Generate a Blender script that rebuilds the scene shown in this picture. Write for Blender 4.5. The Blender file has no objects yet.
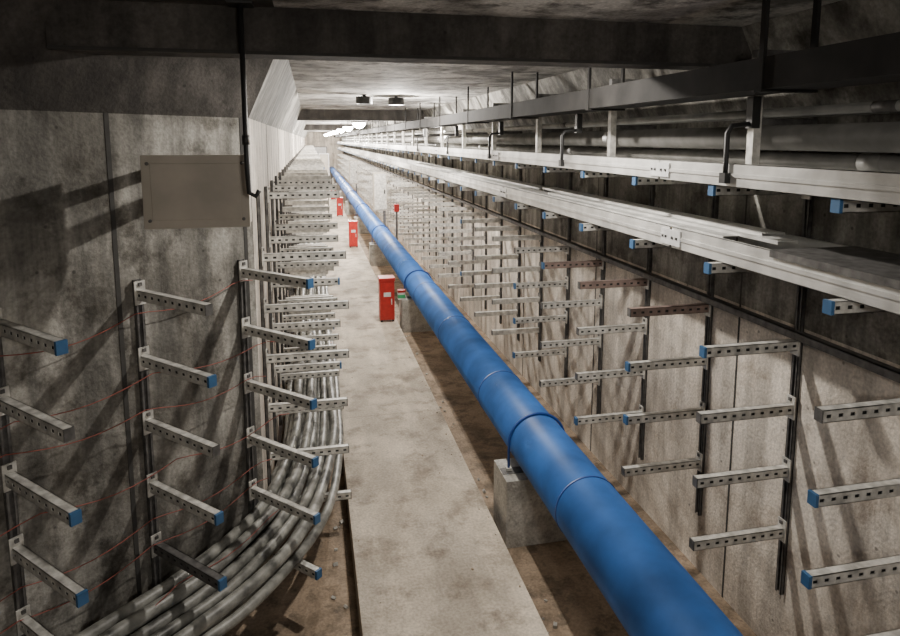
import bpy, math, random
from mathutils import Vector, Matrix
random.seed(7)
H=2.5            # camera height over walkway; walkway top = z 0
LOW=-0.17        # lower floor level
XL=-0.33; XR=2.3; CY=3.75; YE=46.0; YB=-3.0
CEIL=H+0.55; WT=H+0.12
R2=math.sqrt(0.5)

# ---------------------------------------------------------------- materials
def newmat(name):
    m=bpy.data.materials.new(name); m.use_nodes=True
    nt=m.node_tree; b=nt.nodes['Principled BSDF']
    return m,nt,b
def simple(name,col,rough=0.5,metal=0.0,var=0.12,scale=20,bump=0.0,spec=0.5):
    m,nt,b=newmat(name)
    tc=nt.nodes.new('ShaderNodeTexCoord')
    n=nt.nodes.new('ShaderNodeTexNoise'); n.inputs['Scale'].default_value=scale; n.inputs['Detail'].default_value=5
    nt.links.new(tc.outputs['Object'],n.inputs['Vector'])
    r=nt.nodes.new('ShaderNodeValToRGB')
    r.color_ramp.elements[0].position=0.3; r.color_ramp.elements[1].position=0.7
    r.color_ramp.elements[0].color=tuple(c*(1-var*1.5) for c in col)+(1,)
    r.color_ramp.elements[1].color=tuple(min(1,c*(1+var)) for c in col)+(1,)
    nt.links.new(n.outputs['Fac'],r.inputs['Fac']); nt.links.new(r.outputs['Color'],b.inputs['Base Color'])
    b.inputs['Roughness'].default_value=rough; b.inputs['Metallic'].default_value=metal
    b.inputs['Specular IOR Level'].default_value=spec
    if bump:
        bp=nt.nodes.new('ShaderNodeBump'); bp.inputs['Strength'].default_value=bump; bp.inputs['Distance'].default_value=0.01
        nt.links.new(n.outputs['Fac'],bp.inputs['Height']); nt.links.new(bp.outputs['Normal'],b.inputs['Normal'])
    return m
def concrete(name,light,dark,stain,stain_amt=0.5,scale=1.0,pits=True,stretch=(1,1,1),rough=0.85,streak=0.0,ss=(3,3,.35),thr=0.5):
    m,nt,b=newmat(name); N=nt.nodes; L=nt.links
    tc=N.new('ShaderNodeTexCoord'); mp=N.new('ShaderNodeMapping'); mp.inputs['Scale'].default_value=stretch
    L.new(tc.outputs['Object'],mp.inputs['Vector'])
    n1=N.new('ShaderNodeTexNoise'); n1.inputs['Scale'].default_value=1.3*scale; n1.inputs['Detail'].default_value=9; n1.inputs['Roughness'].default_value=0.65
    n1.inputs['Distortion'].default_value=0.4
    L.new(mp.outputs['Vector'],n1.inputs['Vector'])
    r1=N.new('ShaderNodeValToRGB'); r1.color_ramp.elements[0].position=0.40; r1.color_ramp.elements[1].position=0.58
    r1.color_ramp.elements[0].color=dark+(1,); r1.color_ramp.elements[1].color=light+(1,)
    L.new(n1.outputs['Fac'],r1.inputs['Fac'])
    n2=N.new('ShaderNodeTexNoise'); n2.inputs['Scale'].default_value=3.5*scale; n2.inputs['Detail'].default_value=8; n2.inputs['Roughness'].default_value=0.7
    L.new(mp.outputs['Vector'],n2.inputs['Vector'])
    r2=N.new('ShaderNodeValToRGB'); r2.color_ramp.elements[0].position=thr; r2.color_ramp.elements[1].position=thr+.14
    r2.color_ramp.elements[0].color=(0,0,0,1); r2.color_ramp.elements[1].color=(stain_amt,)*3+(1,)
    L.new(n2.outputs['Fac'],r2.inputs['Fac'])
    mx=N.new('ShaderNodeMixRGB'); L.new(r2.outputs['Color'],mx.inputs['Fac']); L.new(r1.outputs['Color'],mx.inputs['Color1'])
    mx.inputs['Color2'].default_value=stain+(1,)
    out0=mx.outputs['Color']
    if streak:
        mp2=N.new('ShaderNodeMapping'); mp2.inputs['Scale'].default_value=ss
        L.new(tc.outputs['Object'],mp2.inputs['Vector'])
        ns=N.new('ShaderNodeTexNoise'); ns.inputs['Scale'].default_value=2.2; ns.inputs['Detail'].default_value=6; ns.inputs['Roughness'].default_value=.6
        L.new(mp2.outputs['Vector'],ns.inputs['Vector'])
        rs=N.new('ShaderNodeValToRGB'); rs.color_ramp.elements[0].position=.42; rs.color_ramp.elements[1].position=.6
        rs.color_ramp.elements[0].color=(1-streak,)*3+(1,); rs.color_ramp.elements[1].color=(1.12,1.12,1.12,1)
        L.new(ns.outputs['Fac'],rs.inputs['Fac'])
        ms=N.new('ShaderNodeMixRGB'); ms.blend_type='MULTIPLY'; ms.inputs['Fac'].default_value=1
        L.new(out0,ms.inputs['Color1']); L.new(rs.outputs['Color'],ms.inputs['Color2']); out0=ms.outputs['Color']
    n3=N.new('ShaderNodeTexNoise'); n3.inputs['Scale'].default_value=60; n3.inputs['Detail'].default_value=4
    L.new(tc.outputs['Object'],n3.inputs['Vector'])
    r3=N.new('ShaderNodeValToRGB'); r3.color_ramp.elements[0].position=0.3; r3.color_ramp.elements[1].position=0.7
    r3.color_ramp.elements[0].color=(0.74,0.74,0.74,1); r3.color_ramp.elements[1].color=(1.1,1.1,1.1,1)
    L.new(n3.outputs['Fac'],r3.inputs['Fac'])
    m2=N.new('ShaderNodeMixRGB'); m2.blend_type='MULTIPLY'; m2.inputs['Fac'].default_value=1
    L.new(out0,m2.inputs['Color1']); L.new(r3.outputs['Color'],m2.inputs['Color2'])
    out=m2.outputs['Color']
    if pits:
        v=N.new('ShaderNodeTexVoronoi'); v.inputs['Scale'].default_value=9
        L.new(tc.outputs['Object'],v.inputs['Vector'])
        r4=N.new('ShaderNodeValToRGB'); r4.color_ramp.elements[0].position=0.05; r4.color_ramp.elements[1].position=0.09
        r4.color_ramp.elements[0].color=(0.35,0.35,0.35,1); r4.color_ramp.elements[1].color=(1,1,1,1)
        L.new(v.outputs['Distance'],r4.inputs['Fac'])
        m3=N.new('ShaderNodeMixRGB'); m3.blend_type='MULTIPLY'; m3.inputs['Fac'].default_value=0.8
        L.new(out,m3.inputs['Color1']); L.new(r4.outputs['Color'],m3.inputs['Color2']); out=m3.outputs['Color']
    L.new(out,b.inputs['Base Color']); b.inputs['Roughness'].default_value=rough
    bp=N.new('ShaderNodeBump'); bp.inputs['Strength'].default_value=0.4; bp.inputs['Distance'].default_value=0.012
    ad=N.new('ShaderNodeMath'); ad.operation='ADD'; L.new(n1.outputs['Fac'],ad.inputs[0]); L.new(n3.outputs['Fac'],ad.inputs[1])
    L.new(ad.outputs[0],bp.inputs['Height']); L.new(bp.outputs['Normal'],b.inputs['Normal'])
    return m
def emit(name,col,s):
    m,nt,b=newmat(name); b.inputs['Base Color'].default_value=col+(1,)
    b.inputs['Emission Color'].default_value=col+(1,); b.inputs['Emission Strength'].default_value=s
    return m

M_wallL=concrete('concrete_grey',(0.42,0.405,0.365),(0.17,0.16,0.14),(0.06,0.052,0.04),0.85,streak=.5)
M_haunch=concrete('concrete_dark',(0.11,0.10,0.09),(0.05,0.045,0.04),(0.02,0.018,0.016),0.6,streak=.4)  # much darker concrete for flare haunch, bay ceiling and beams
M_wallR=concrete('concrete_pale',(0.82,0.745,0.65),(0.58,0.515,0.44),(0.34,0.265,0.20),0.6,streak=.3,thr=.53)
M_ceil=concrete('concrete_ceiling',(0.74,0.72,0.69),(0.22,0.21,0.195),(0.06,0.055,0.05),0.85,scale=1.7,stretch=(1,1,1),thr=.49)
M_walk=concrete('walkway_screed',(0.66,0.575,0.47),(0.46,0.395,0.315),(0.22,0.175,0.13),0.75,scale=0.9,pits=False,streak=.22,ss=(1.5,.5,1))
M_dirt=concrete('silty_floor',(0.40,0.30,0.21),(0.21,0.155,0.105),(0.09,0.07,0.05),0.7,scale=2,pits=False)
M_pier=concrete('pier_concrete',(0.58,0.56,0.51),(0.36,0.345,0.31),(0.17,0.16,0.14),0.5,scale=3)
M_seam=simple('seam_dark',(0.05,0.048,0.045),0.9)
M_galv=simple('galvanised_steel',(0.64,0.625,0.58),0.55,0.25,0.28,22)
M_galvd=simple('weathered_steel',(0.15,0.145,0.14),0.6,0.4,0.3,25)
M_rust=simple('primer_steel',(0.30,0.22,0.19),0.6,0.3,0.2,25)
M_tray=simple('tray_steel',(0.66,0.655,0.63),0.45,0.3,0.2,7)
M_cap=simple('blue_end_cap',(0.04,0.13,0.28),0.55)
M_pipe=simple('blue_coating',(0.045,0.175,0.54),0.46,0,0.25,3.0,0.15)
M_piped=simple('blue_seam',(0.012,0.06,0.27),0.5)
M_black=simple('black_paint',(0.02,0.02,0.02),0.5)
M_trunk=simple('dark_trunking_paint',(0.018,0.017,0.016),0.8,0,0.4,6,spec=.2)
M_red=simple('red_enamel',(0.48,0.025,0.02),0.4)
M_wire=simple('red_wire',(0.30,0.07,0.05),0.5)
M_white=simple('white_enamel',(0.7,0.7,0.7),0.4)
M_green=simple('green_print',(0.05,0.4,0.15),0.5)
M_cable=simple('cable_sheath',(0.24,0.238,0.215),0.42,0,0.55,11,0.3)
M_darkpipe=simple('grey_pipe_paint',(0.24,0.235,0.22),0.45,0.2,0.2,8)
M_cond=simple('galvanised_conduit',(0.45,0.45,0.43),0.45,0.4,0.2,8)
M_box=simple('junction_box_paint',(0.50,0.455,0.385),0.5,0.1,0.12,5)
M_glass=emit('lamp_glass',(1,0.98,0.94),120)

# ---------------------------------------------------------------- mesh helper
class MB:
    def __init__(s): s.v=[];s.f=[];s.m=[];s.mats=[];s.sm=[]
    def mi(s,mat):
        if mat not in s.mats: s.mats.append(mat)
        return s.mats.index(mat)
    def quad(s,pts,mat,M=None):
        n=len(s.v)
        for p in pts:
            p=Vector(p); s.v.append(M@p if M else p)
        s.f.append(tuple(range(n,n+len(pts)))); s.m.append(s.mi(mat)); s.sm.append(False)
    def box(s,x0,x1,y0,y1,z0,z1,mat,M=None):
        n=len(s.v)
        for p in ((x0,y0,z0),(x1,y0,z0),(x1,y1,z0),(x0,y1,z0),(x0,y0,z1),(x1,y0,z1),(x1,y1,z1),(x0,y1,z1)):
            p=Vector(p); s.v.append(M@p if M else p)
        k=s.mi(mat)
        for f in ((0,3,2,1),(4,5,6,7),(0,1,5,4),(1,2,6,5),(2,3,7,6),(3,0,4,7)):
            s.f.append(tuple(n+i for i in f)); s.m.append(k); s.sm.append(False)
    def tube(s,pts,r,mat,n=10,M=None,cap=True):
        pts=[Vector(p) for p in pts]; k=s.mi(mat); base=len(s.v)
        prev=None
        for i,p in enumerate(pts):
            t=(pts[min(i+1,len(pts)-1)]-pts[max(i-1,0)]).normalized()
            if prev is None:
                a=Vector((0,0,1)) if abs(t.z)<0.9 else Vector((1,0,0))
                u=t.cross(a).normalized()
            else:
                u=(prev-t*prev.dot(t)).normalized()
            prev=u; w=t.cross(u)
            rr=r[i] if isinstance(r,(list,tuple)) else r
            for j in range(n):
                a=2*math.pi*j/n; q=p+(u*math.cos(a)+w*math.sin(a))*rr
                s.v.append(M@q if M else q)
        for i in range(len(pts)-1):
            for j in range(n):
                a=base+i*n+j; b=base+i*n+(j+1)%n
                s.f.append((a,b,b+n,a+n)); s.m.append(k); s.sm.append(True)
        if cap:
            s.f.append(tuple(base+j for j in reversed(range(n)))); s.m.append(k); s.sm.append(False)
            e=base+(len(pts)-1)*n
            s.f.append(tuple(e+j for j in range(n))); s.m.append(k); s.sm.append(False)
    def obj(s,name,bevel=0):
        me=bpy.data.meshes.new(name); me.from_pydata([tuple(v) for v in s.v],[],s.f)
        for m in s.mats: me.materials.append(m)
        me.polygons.foreach_set('material_index',s.m); me.polygons.foreach_set('use_smooth',s.sm); me.update()
        o=bpy.data.objects.new(name,me); bpy.context.scene.collection.objects.link(o)
        if bevel:
            b=o.modifiers.new('bevel','BEVEL'); b.width=bevel; b.segments=2; b.limit_method='ANGLE'
        return o

# ---------------------------------------------------------------- shell
b=MB(); b.box(-3.0,XR+.2,YB-.2,YE+.2,LOW-.2,LOW,M_dirt); b.obj('floor')
b=MB()
b.box(0.19,1.12,YB,YE,LOW,0.0,M_walk)
for k in range(12): b.box(0.188,1.122,5.6+k*4-.004,5.6+k*4+.004,-.02,0.0006,M_seam)
b.obj('walkway_slab',0.006)
b=MB(); b.box(-3.0,XR+.2,YB-.2,YE+.2,CEIL,CEIL+.2,M_ceil)
for k in range(30):
    yy=0.9+k*1.22
    b.box(XL,XR,yy-.007,yy+.007,CEIL-.001,CEIL+.01,M_seam)
b.obj('ceiling')
for yy,x0,dp in ((2.86,-1.0,.20),(12.0,XL+.05,.35),(24.0,XL+.05,.35)):  # nearest beam is added only to hide the near lamp from view
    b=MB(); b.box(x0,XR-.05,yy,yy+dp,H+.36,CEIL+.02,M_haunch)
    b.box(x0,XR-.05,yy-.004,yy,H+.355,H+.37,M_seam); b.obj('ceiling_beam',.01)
b=MB()
b.box(XR,XR+.2,YB,YE,LOW,CEIL,M_wallR)
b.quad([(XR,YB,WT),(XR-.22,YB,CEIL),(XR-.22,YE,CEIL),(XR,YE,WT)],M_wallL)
b.box(XR-.002,XR+.01,YB,YE,H-.90,WT,M_wallL)  # upper strip in darker concrete: tray shade put into the colour
for k in range(26):
    yy=1.2+k*1.83
    b.box(XR-.003,XR+.01,yy-.006,yy+.006,LOW,WT,M_seam)
b.obj('wall_right')
b=MB()
b.box(XL-.2,XL,CY,YE,LOW,CEIL,M_wallR)
b.quad([(XL,YE,WT),(XL+.2,YE,CEIL),(XL+.2,CY-.083,CEIL),(XL,CY,WT)],M_wallL)
for k in range(24):
    yy=5.2+k*1.83
    b.box(XL-.01,XL+.003,yy-.006,yy+.006,LOW,WT,M_seam)
b.obj('wall_left')
XF=-2.8; YF=CY-(XL-XF)
MF=Matrix.Translation((XL,CY,0))@Matrix(((R2,R2,0,0),(-R2,R2,0,0),(0,0,1,0),(0,0,0,1)))
LF=(XL-XF)/R2
b=MB()
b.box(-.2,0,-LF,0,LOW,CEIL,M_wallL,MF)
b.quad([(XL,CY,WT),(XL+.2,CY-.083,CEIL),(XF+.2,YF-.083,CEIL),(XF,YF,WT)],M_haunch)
for s_ in (0.055,0.80,1.62,2.5): b.box(-.01,.003,-s_-.011,-s_+.011,LOW,WT,M_seam,MF)
b.obj('wall_flare')
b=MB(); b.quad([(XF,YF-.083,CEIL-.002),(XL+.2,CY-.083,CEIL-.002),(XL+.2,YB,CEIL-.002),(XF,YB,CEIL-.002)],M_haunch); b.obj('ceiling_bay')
b=MB(); b.box(XF-.2,XF,YB,YF,LOW,CEIL,M_wallL); b.obj('wall_side')
b=MB(); b.box(XF-.2,XR+.2,YB-.2,YB,LOW,CEIL,M_wallL); b.obj('wall_back')
b=MB(); b.box(XL-.2,XR+.2,YE,YE+.2,LOW,CEIL,M_wallR)
b.obj('wall_end')
b=MB(); b.box(.25,1.15,YE-.06,YE-.01,0,2.05,M_galvd); b.box(.3,1.1,YE-.08,YE-.06,.05,2.0,M_white); b.box(1.0,1.05,YE-.12,YE-.08,.95,1.1,M_black); b.obj('door_1')

# ---------------------------------------------------------------- racks
def bracket(b,M,z,ln,detail,side,mat,cap):
    hh=.024; w=.019; t=.003
    if detail:
        b.box(.02,ln,-w,w,z+hh-t,z+hh,mat,M)
        b.box(.02,ln,-w,-w+.010,z-hh,z-hh+t,mat,M); b.box(.02,ln,w-.010,w,z-hh,z-hh+t,mat,M)
        ys=-w if side<0 else w-t; yo=w-t if side<0 else -w
        b.box(.02,ln,yo,yo+t,z-hh,z+hh,mat,M)
        b.box(.02,ln,ys,ys+t,z-hh,z-.007,mat,M); b.box(.02,ln,ys,ys+t,z+.007,z+hh,mat,M)
        n=10; st=(ln-.02)/n
        for i in range(n+1):
            x=.02+i*st
            b.box(max(.02,x-st*.3),min(ln,x+st*.3),ys,ys+t,z-.0072,z+.0072,mat,M)
        yi=-w+.008 if side<0 else w-.009
        b.box(.02,ln-.01,yi,yi+.001,z-hh+t,z+hh-t,M_black,M)  # black sheet stands in for the shade inside the hollow channel
        b.box(.021,.028,-.027,.027,z-.05,z+.065,M_galv,M)
        b.box(.028,.036,-.008,.008,z+.042,z+.058,M_galvd,M)
    else:
        b.box(.02,ln,-w,w,z-hh,z+hh,mat,M)
        b.box(.021,.028,-.027,.027,z-.05,z+.065,M_galvd,M)
    if cap: b.box(ln-.011,ln+.003,-w-.001,w+.001,z-hh-.001,z+hh+.001,M_cap,M)
    else: b.box(ln-.002,ln+.003,-w,w,z-hh,z+hh,M_galvd,M)
def strut(b,M,z0,z1):
    b.box(0,.006,-.02,.02,z0,z1,M_galvd,M)
    b.box(0,.021,-.02,-.016,z0,z1,M_galvd,M); b.box(0,.021,.016,.02,z0,z1,M_galvd,M)
    b.box(.018,.021,-.02,-.009,z0,z1,M_galvd,M); b.box(.018,.021,.009,.02,z0,z1,M_galvd,M)
LV=[-.72,-1.045,-1.37,-1.695,-2.02,-2.345]
b=MB()
for k in range(6):
    s_=0.10+.61*k
    M=MF@Matrix.Translation((0,-s_,0))
    strut(b,M,.05,H-.66)
    for z in LV: bracket(b,M,H+z-.01,.54,True,-1,M_galv if random.random()<.85 else M_galvd,random.random()<.75)
b.obj('cable_bracket_rack')
b=MB()
for k in range(58):
    yy=4.05+.71*k
    M=Matrix.Translation((XL,yy,0))
    lv=LV+([-.395] if k>0 else [])
    strut(b,M,.05,H-.33)
    for z in lv: bracket(b,M,H+z+.0,.53+random.uniform(-.02,.01),k<4,-1,M_galv,k%3==1 and random.random()<.4)
b.obj('cable_bracket_rack')
b=MB()
RV=[-.225,-.585,-.985,-1.31,-1.635,-1.96]
for k in range(-5,61):
    yy=1.87+.71*k
    M=Matrix.Translation((XR,yy,0))@Matrix.Rotation(math.pi,4,'Z')
    strut(b,M,.2,H-.15)
    for i,z in enumerate(RV):
        mt=M_galv
        if i==2 and k in (2,3,4): mt=M_rust
        bracket(b,M,H+z,.53,-1<=k<6,1,mt,(i<2) or random.random()<.4 and k<9)
b.obj('cable_bracket_rack')

b=MB(); b.box(XR-.045,XR-.003,YB,YE,H-.92,H-.915,M_galvd); b.box(XR-.008,XR-.003,YB,YE,H-.955,H-.915,M_galvd)
b.box(XR-.045,XR-.041,YB,YE,H-.955,H-.915,M_galvd); b.obj('cable_support_angle')

# ---------------------------------------------------------------- cable trays
def tray(x0,x1,z,h):
    b=MB(); t=.003
    yl=YB+.02
    while yl<YE-.02:
        ye=min(yl+2.98,YE-.1)
        b.box(x0,x1,yl,ye,z,z+t,M_tray)
        b.box(x0,x0+t,yl,ye,z,z+h,M_tray); b.box(x1-t,x1,yl,ye,z,z+h,M_tray)
        b.box(x0,x0+.018,yl,ye,z+h-t,z+h,M_tray); b.box(x1-.018,x1,yl,ye,z+h-t,z+h,M_tray)
        b.box(x0-.006,x0,yl,ye,z+h*.42,z+h*.58,M_tray)
        b.box(x0-.009,x0,ye-.09,ye+.09,z+.015,z+h-.015,M_white)
        for dy in (-.06,-.02,.04,.07):
            b.box(x0-.014,x0-.008,ye+dy-.006,ye+dy+.006,z+h/2-.006,z+h/2+.006,M_black)
        yl+=3.0
    return b
b=tray(1.76,2.2,H-.200,.10); b.obj('cable_tray')
b=tray(1.84,2.24,H-.560,.11); b.obj('cable_tray')
b=MB()
for i,(xa,xb,ya,yb,rot) in enumerate([(1.86,1.97,2.6,5.6,.0),(1.93,2.03,2.35,5.0,.012),(2.0,2.12,2.5,5.4,-.01),(1.88,2.0,5.7,8.6,.008),(2.02,2.15,5.5,8.5,0),(1.9,2.02,8.8,11.8,.006)]):
    cx=(xa+xb)/2; cy=(ya+yb)/2
    M=Matrix.Translation((cx,cy,H-.445+.012*(i%3)))@Matrix.Rotation(rot,4,'Z')
    w=(xb-xa)/2; l=(yb-ya)/2
    b.box(-w,w,-l,l,0,.003,M_tray,M); b.box(-w,-w+.003,-l,l,-.012,0,M_tray,M); b.box(w-.003,w,-l,l,-.012,0,M_tray,M)
b.obj('tray_cover_stack')
b=MB(); b.box(1.83,2.25,-.5,2.25,H-.449,H-.445,M_galvd); b.box(1.828,1.832,-.5,2.25,H-.475,H-.445,M_galvd); b.obj('tray_lid')

b=MB()
for k in range(-2,20):
    yy=2.57+1.42*k
    M=Matrix.Translation((1.98,yy,0)); zt=H-.2; zu=H+.36
    b.box(-.02,.02,-.003,0,zt+.003,zu,M_galv,M); b.box(-.02,-.017,-.0,.04,zt+.003,zu,M_galv,M); b.box(.017,.02,0,.04,zt+.003,zu,M_galv,M)
    b.box(1.96,XR-.12,yy-.0,yy+.04,zu,zu+.04,M_galvd)
    b.box(1.98,XR-.003,yy-.0,yy+.04,H+.068,H+.098,M_galvd)
b.obj('tray_hanger_frame')
b=MB()
for yy in (2.45,4.3,6.2,8.2,10.6):
    x=1.745
    b.tube([(x+.12,yy,H+.07),(x+.02,yy,H+.06),(x,yy,H+.03),(x,yy,H-.10),(x+.0,yy,H-.16)],.011,M_black)
    b.box(x-.016,x+.012,yy-.02,yy+.02,H-.185,H-.14,M_black)
    b.box(x+.10,x+.14,yy-.02,yy+.02,H+.05,H+.185,M_black)
b.obj('pipe_hanger_hook')

b=MB()
b.tube([(2.075,YB+.01,H+.01),(2.075,YE-.01,H+.01)],.056,M_darkpipe,24)
for k in range(14): b.tube([(2.075,1.1+k*3,H+.01),(2.075,1.22+k*3,H+.01)],.062,M_darkpipe,24)
b.obj('fire_water_pipe')
b=MB(); b.tube([(2.2,YB+.01,H-.09),(2.2,YE-.01,H-.09)],.033,M_darkpipe,16)
for k in range(14): b.tube([(2.2,2.1+k*3,H-.09),(2.2,2.2+k*3,H-.09)],.04,M_darkpipe,16)
b.obj('drain_pipe')
for (x,z,r) in ((2.03,H+.120,.02),(2.10,H+.114,.014),(2.17,H+.120,.02)):
    b=MB(); b.tube([(x,YB+.01,z),(x,YE-.01,z)],r,M_cond,14)
    for k in range(14): b.tube([(x,1.9+k*3,z),(x,2.0+k*3,z)],r+.002,M_galvd,14)
    b.obj('steel_conduit')
b=MB(); b.box(1.62,1.84,YB+.01,YE-.01,H+.185,H+.30,M_trunk)
for k in range(30):
    yy=.6+k*1.5; b.box(1.615,1.63,yy-.012,yy+.012,H+.18,CEIL,M_trunk); b.box(1.83,1.845,yy-.012,yy+.012,H+.18,CEIL,M_trunk); b.box(1.61,1.85,yy-.02,yy+.02,H+.175,H+.185,M_trunk)
b.obj('ceiling_trunking')

# ---------------------------------------------------------------- blue pipe
PX=1.435; PZ=H-2.01; PR=.185
b=MB(); b.tube([(PX,YB+.02,PZ),(PX,YE-.1,PZ)],PR,M_pipe,64)
for k in range(-1,26):
    yy=3.05+k*1.65
    b.tube([(PX,yy-.006,PZ),(PX,yy+.006,PZ)],PR+.0035,M_piped,64)
b.obj('blue_water_pipe')
for k in range(-1,8):
    yy=3.86+k*4.87
    b=MB()
    b.box(PX-.25,PX+.25,yy-.13,yy+.17,LOW,PZ-PR-.006,M_pier)
    b.box(PX-.245,PX+.245,yy-.04,yy+.04,PZ-PR-.006,PZ-PR-.001,M_galvd)
    o=b.obj('pipe_support_pier',.01)
    b=MB()
    pts=[(PX-PR-.012,yy,PZ-PR-.0)]
    for i in range(21):
        a=math.pi-math.pi*i/20; pts.append((PX+(PR+.012)*math.cos(a),yy,PZ+(PR+.012)*math.sin(a)))
    pts.append((PX+PR+.012,yy,PZ-PR))
    b.tube(pts,.009,M_piped,8)
    for sx in (-1,1): b.box(PX+sx*(PR+.012)-.018,PX+sx*(PR+.012)+.018,yy-.018,yy+.018,PZ-PR+.004,PZ-PR+.022,M_galv)
    c=b.obj('u_bolt'); c.parent=o

b=MB(); yy=3.86+4.87; z0=PZ-PR+.001; b.box(1.13,1.23,yy-.125,yy-.045,z0,z0+.13,M_white); b.box(1.129,1.231,yy-.126,yy-.044,z0+.02,z0+.07,M_green); b.box(1.128,1.232,yy-.127,yy-.043,z0+.10,z0+.132,M_red); b.obj('small_carton')
for (x,y_) in ((.98,8.7),(.93,15.05),(.9,21.4),(.9,27.5)):
    b=MB()
    b.box(x-.1,x+.1,y_-.1,y_+.1,.03,.60,M_red); b.box(x-.108,x+.108,y_-.108,y_+.108,.58,.62,M_red)
    b.box(x-.085,x+.085,y_-.106,y_-.1,.06,.55,M_red); b.box(x-.05,x+.05,y_-.108,y_-.105,.36,.42,M_white)
    b.box(x+.05,x+.065,y_-.12,y_-.106,.25,.33,M_galv)
    for sx in(-.08,.08):
        for sy in(-.08,.08): b.box(x+sx-.015,x+sx+.015,y_+sy-.015,y_+sy+.015,0,.03,M_black)
    b.obj('fire_extinguisher_cabinet',.004)
for (x,y_) in ((1.6,15.1),(1.6,24.6)):
    b=MB(); b.box(x-.18,x+.14,y_-.12,y_+.12,.85,1.75,M_box); b.box(x-.16,x+.12,y_-.135,y_-.12,.88,1.72,M_galv)
    b.box(x+.06,x+.09,y_-.15,y_-.135,1.25,1.35,M_black)
    for sy in (-.09,.09): b.box(x+.06,x+.1,y_+sy-.02,y_+sy+.02,LOW,.85,M_galvd)
    b.obj('distribution_cabinet',.004)
b=MB(); b.box(.24,.55,19.8,20.0,.9,2.1,M_white); b.box(.27,.52,19.785,19.8,.93,2.07,M_box)
for x in (.27,.5): b.box(x-.015,x+.015,19.88,19.92,0,.9,M_galvd)
b.obj('control_cabinet',.004)
b=MB(); b.box(1.64,1.74,12.9,13.0,1.05,1.2,M_red); b.box(1.67,1.71,12.94,12.98,LOW,1.05,M_galvd); b.obj('alarm_call_box')

# ---------------------------------------------------------------- hanging junction box left
b=MB(); x0,x1=-.70,-.275; y0,y1=2.95,3.09; z0,z1=H-.375,H-.07
b.box(x0,x1,y0,y1,z0,z1,M_box)
b.box(x0-.006,x1+.006,y0-.012,y0,z0-.006,z1+.006,M_box)
b.box(x0+.03,x1-.03,y0-.017,y0-.012,z0+.03,z1-.03,M_box)
for xx in (x0+.02,x1-.02):
    for zz in (z0+.03,z1-.03): b.tube([(xx,y0-.02,zz),(xx,y0-.01,zz)],.008,M_galvd,8)
b.box(x0+.05,x0+.09,y1,y1+.27,z0+.1,z0+.14,M_galvd)
b.box(x0+.05,x0+.09,y1,y1+.27,z1-.06,z1-.02,M_galvd)
b.box(x1-.09,x1-.05,y1,3.68,z1-.06,z1-.02,M_galvd)
b.obj('junction_box',.008)
b=MB(); hx=-.26; hy=2.80
b.tube([(hx,hy,CEIL),(hx,hy,H-.12),(hx+.005,hy,H-.22),(hx+.03,hy,H-.235),(hx+.045,hy,H-.21)],.011,M_black,10)
b.box(hx-.05,hx+.05,hy-.05,hy+.05,CEIL-.01,CEIL,M_black)
b.tube([(hx,hy,H-.02),(hx,hy,H+.02)],.016,M_black)
b.obj('drop_hook')

# ---------------------------------------------------------------- cables
b=MB()
cab=[(.10,0),(.18,0),(.26,0),(.34,0),(.42,0),(.50,0),(.14,1),(.22,1),(.30,1),(.38,1),(.46,1),(.18,2),(.27,2)]
for i,(d,lay) in enumerate(cab):
    r=.035; z=H-2.345+.026+r+lay*.062; ph=random.random()*6
    X=XL+d; I=Vector((X,CY-.414*d)); A=Vector((X,5.0+.2*random.random())); tdir=Vector((-R2,-R2)); B=I+tdir*.85
    pts=[]
    yy=32.0
    while yy>A.y+.3:
        pts.append((X+.012*math.sin(yy*1.7+ph),yy,z+.008*math.sin(yy*2.3+ph))); yy-=.35
    for k in range(17):
        t=k/16; q=A*(1-t)**2+I*2*t*(1-t)+B*t*t
        j=.012*math.sin(k*.6+ph)*math.sin(math.pi*t)
        pts.append((q.x+j,q.y-j,z+.008*math.sin(k*.7+ph)*math.sin(math.pi*t)))
    s_=.3
    while s_<2.2:
        q=B+tdir*s_; pts.append((q.x+.010*math.sin(s_*4+ph),q.y-.010*math.sin(s_*4+ph),z)); s_+=.3
    b.tube(pts,r*random.choice([.8,.95,1.0]),M_cable,14)
b.obj('power_cable_bundle')

b=MB()
for lv,off in ((-.80,.05),(-1.12,.2),(-1.30,.08),(-1.45,.3),(-1.78,.12),(-2.1,.25),(-1.95,.06)):
    pts=[]
    for k in range(41):
        s_=2.9*k/40
        sag=.05*abs(math.sin(math.pi*(s_-.1)/.61))
        pts.append(MF@Vector((off+.03*math.sin(s_*2+lv*9),-s_-.04,H+lv-sag+.05*math.sin(s_*1.3+lv*5))))
    b.tube(pts,.0022,M_wire,6)
b.obj('red_tie_wires')

b=MB()
for i in range(120):
    x=random.choice([random.uniform(1.14,1.28),random.uniform(.06,.17)]); y_=random.uniform(2.6,12); r=random.uniform(.005,.015)
    M=Matrix.Translation((x,y_,LOW+r*.6))@Matrix.Rotation(random.random()*3,4,'Z')@Matrix.Rotation(random.random(),4,'X')
    b.box(-r,r,-r*.7,r*.7,-r*.6,r*.6,M_pier,M)
for i in range(70):
    e=random.random()**2
    x=1.10-e*.35 if random.random()<.7 else .21+e*.2; y_=random.uniform(2.4,11); r=random.uniform(.003,.007)
    M=Matrix.Translation((x,y_,r*.5))@Matrix.Rotation(random.random()*3,4,'Z')
    b.box(-r,r,-r*.7,r*.7,-r*.5,r*.5,random.choice([M_walk,M_dirt]),M)
b.obj('floor_rubble')

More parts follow.
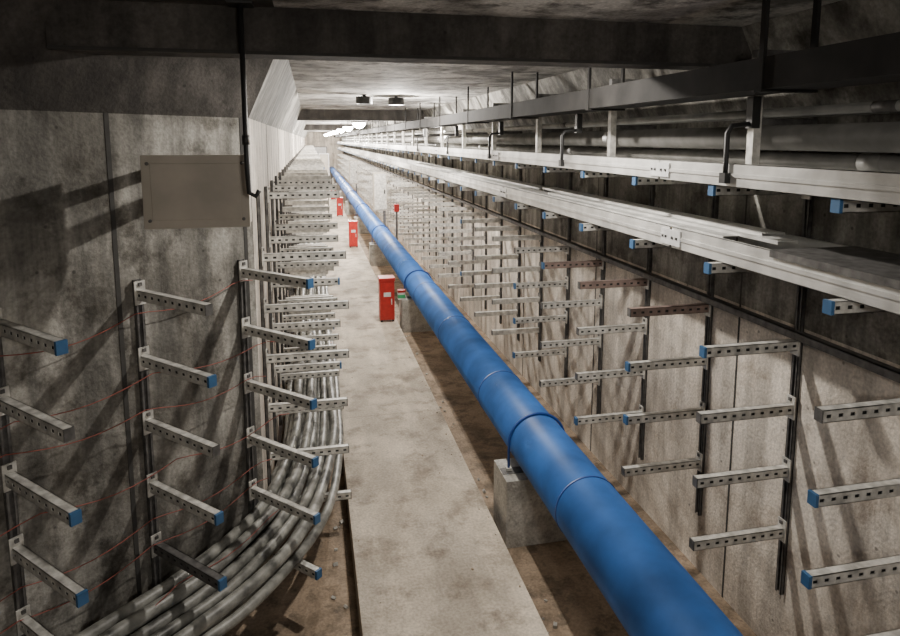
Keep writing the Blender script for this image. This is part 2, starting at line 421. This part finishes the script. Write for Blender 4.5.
# ---------------------------------------------------------------- lamps
def ptl(o,x,y_,z,power,rad):
    l=bpy.data.lights.new('lamp_light','POINT'); l.energy=power; l.shadow_soft_size=rad; l.color=(1,.94,.86)
    lo=bpy.data.objects.new('lamp_light',l); bpy.context.scene.collection.objects.link(lo); lo.location=(x,y_,z); lo.parent=o
def lamp(x,y_,power,rad=.04,z=CEIL,R=.11):
    b=MB()
    if z<CEIL-.01: b.tube([(x,y_,CEIL),(x,y_,z)],.01,M_galvd,8)
    b.tube([(x,y_,z),(x,y_,z-.03)],R*1.25,M_galvd,24)
    rs=[];ps=[]
    for i in range(7):
        a=i/6*math.pi/2; ps.append((x,y_,z-.03-R*.85*math.sin(a))); rs.append(max(.004,R*math.cos(a)))
    b.tube(ps,rs,M_glass,24)
    o=b.obj('bulkhead_lamp'); ptl(o,x,y_,z-.03-R-.05,power,rad)
def shaded(x,y_,power,rim=H+.42,r=.12,h=.085,soft=.02,dz=.0):
    b=MB(); n=28; top=rim+h
    for (ra,za,zb) in ((r,rim,top),(r-.004,rim,top-.003)):
        for j in range(n):
            a0=2*math.pi*j/n;a1=2*math.pi*(j+1)/n
            b.quad([(x+ra*math.cos(a0),y_+ra*math.sin(a0),za),(x+ra*math.cos(a1),y_+ra*math.sin(a1),za),(x+ra*math.cos(a1),y_+ra*math.sin(a1),zb),(x+ra*math.cos(a0),y_+ra*math.sin(a0),zb)],M_black)
    b.tube([(x,y_,top-.004),(x,y_,top)],r,M_black,n)
    b.tube([(x,y_,top),(x,y_,CEIL)],.02,M_black,12)
    b.tube([(x,y_,top-.04),(x,y_,top-.004)],r*.3,M_glass,16)
    o=b.obj('pendant_lamp'); ptl(o,x,y_,rim+r*.19+dz,power,soft)
shaded(.97,3.35,190,rim=H+.475,r=.075,h=.06,soft=.035)
shaded(.6,-.9,130,r=.3,h=.1,soft=.2,rim=H+.22)  # added fill, unseen behind the camera, brightens the junction box face
shaded(1.08,8.2,280,rim=H+.44,r=.1,dz=-.06)
shaded(.66,8.0,0.5,rim=H+.44,r=.1)
lamp(1.95,9.8,80,z=H+.33,R=.08)
for i,yy in enumerate((13.5,17.5,21.5,26,29,33,37,42)): lamp(1.0,yy,450,z=H+.38,R=.13)

w=bpy.data.worlds.new('world'); bpy.context.scene.world=w; w.use_nodes=True
w.node_tree.nodes['Background'].inputs[0].default_value=(.5,.55,.6,1); w.node_tree.nodes['Background'].inputs[1].default_value=.02

# ---------------------------------------------------------------- camera
f=640.0; p=math.radians(7.65); a=math.radians(12.23)
cam=bpy.data.cameras.new('camera'); co=bpy.data.objects.new('camera',cam); bpy.context.scene.collection.objects.link(co)
cam.sensor_fit='HORIZONTAL'; cam.sensor_width=36; cam.lens=36*f/900; cam.shift_y=-92/900
co.location=(0,0,H); co.rotation_euler=(math.pi/2-p,0,-a); cam.clip_start=.02; cam.clip_end=200
bpy.context.scene.camera=co
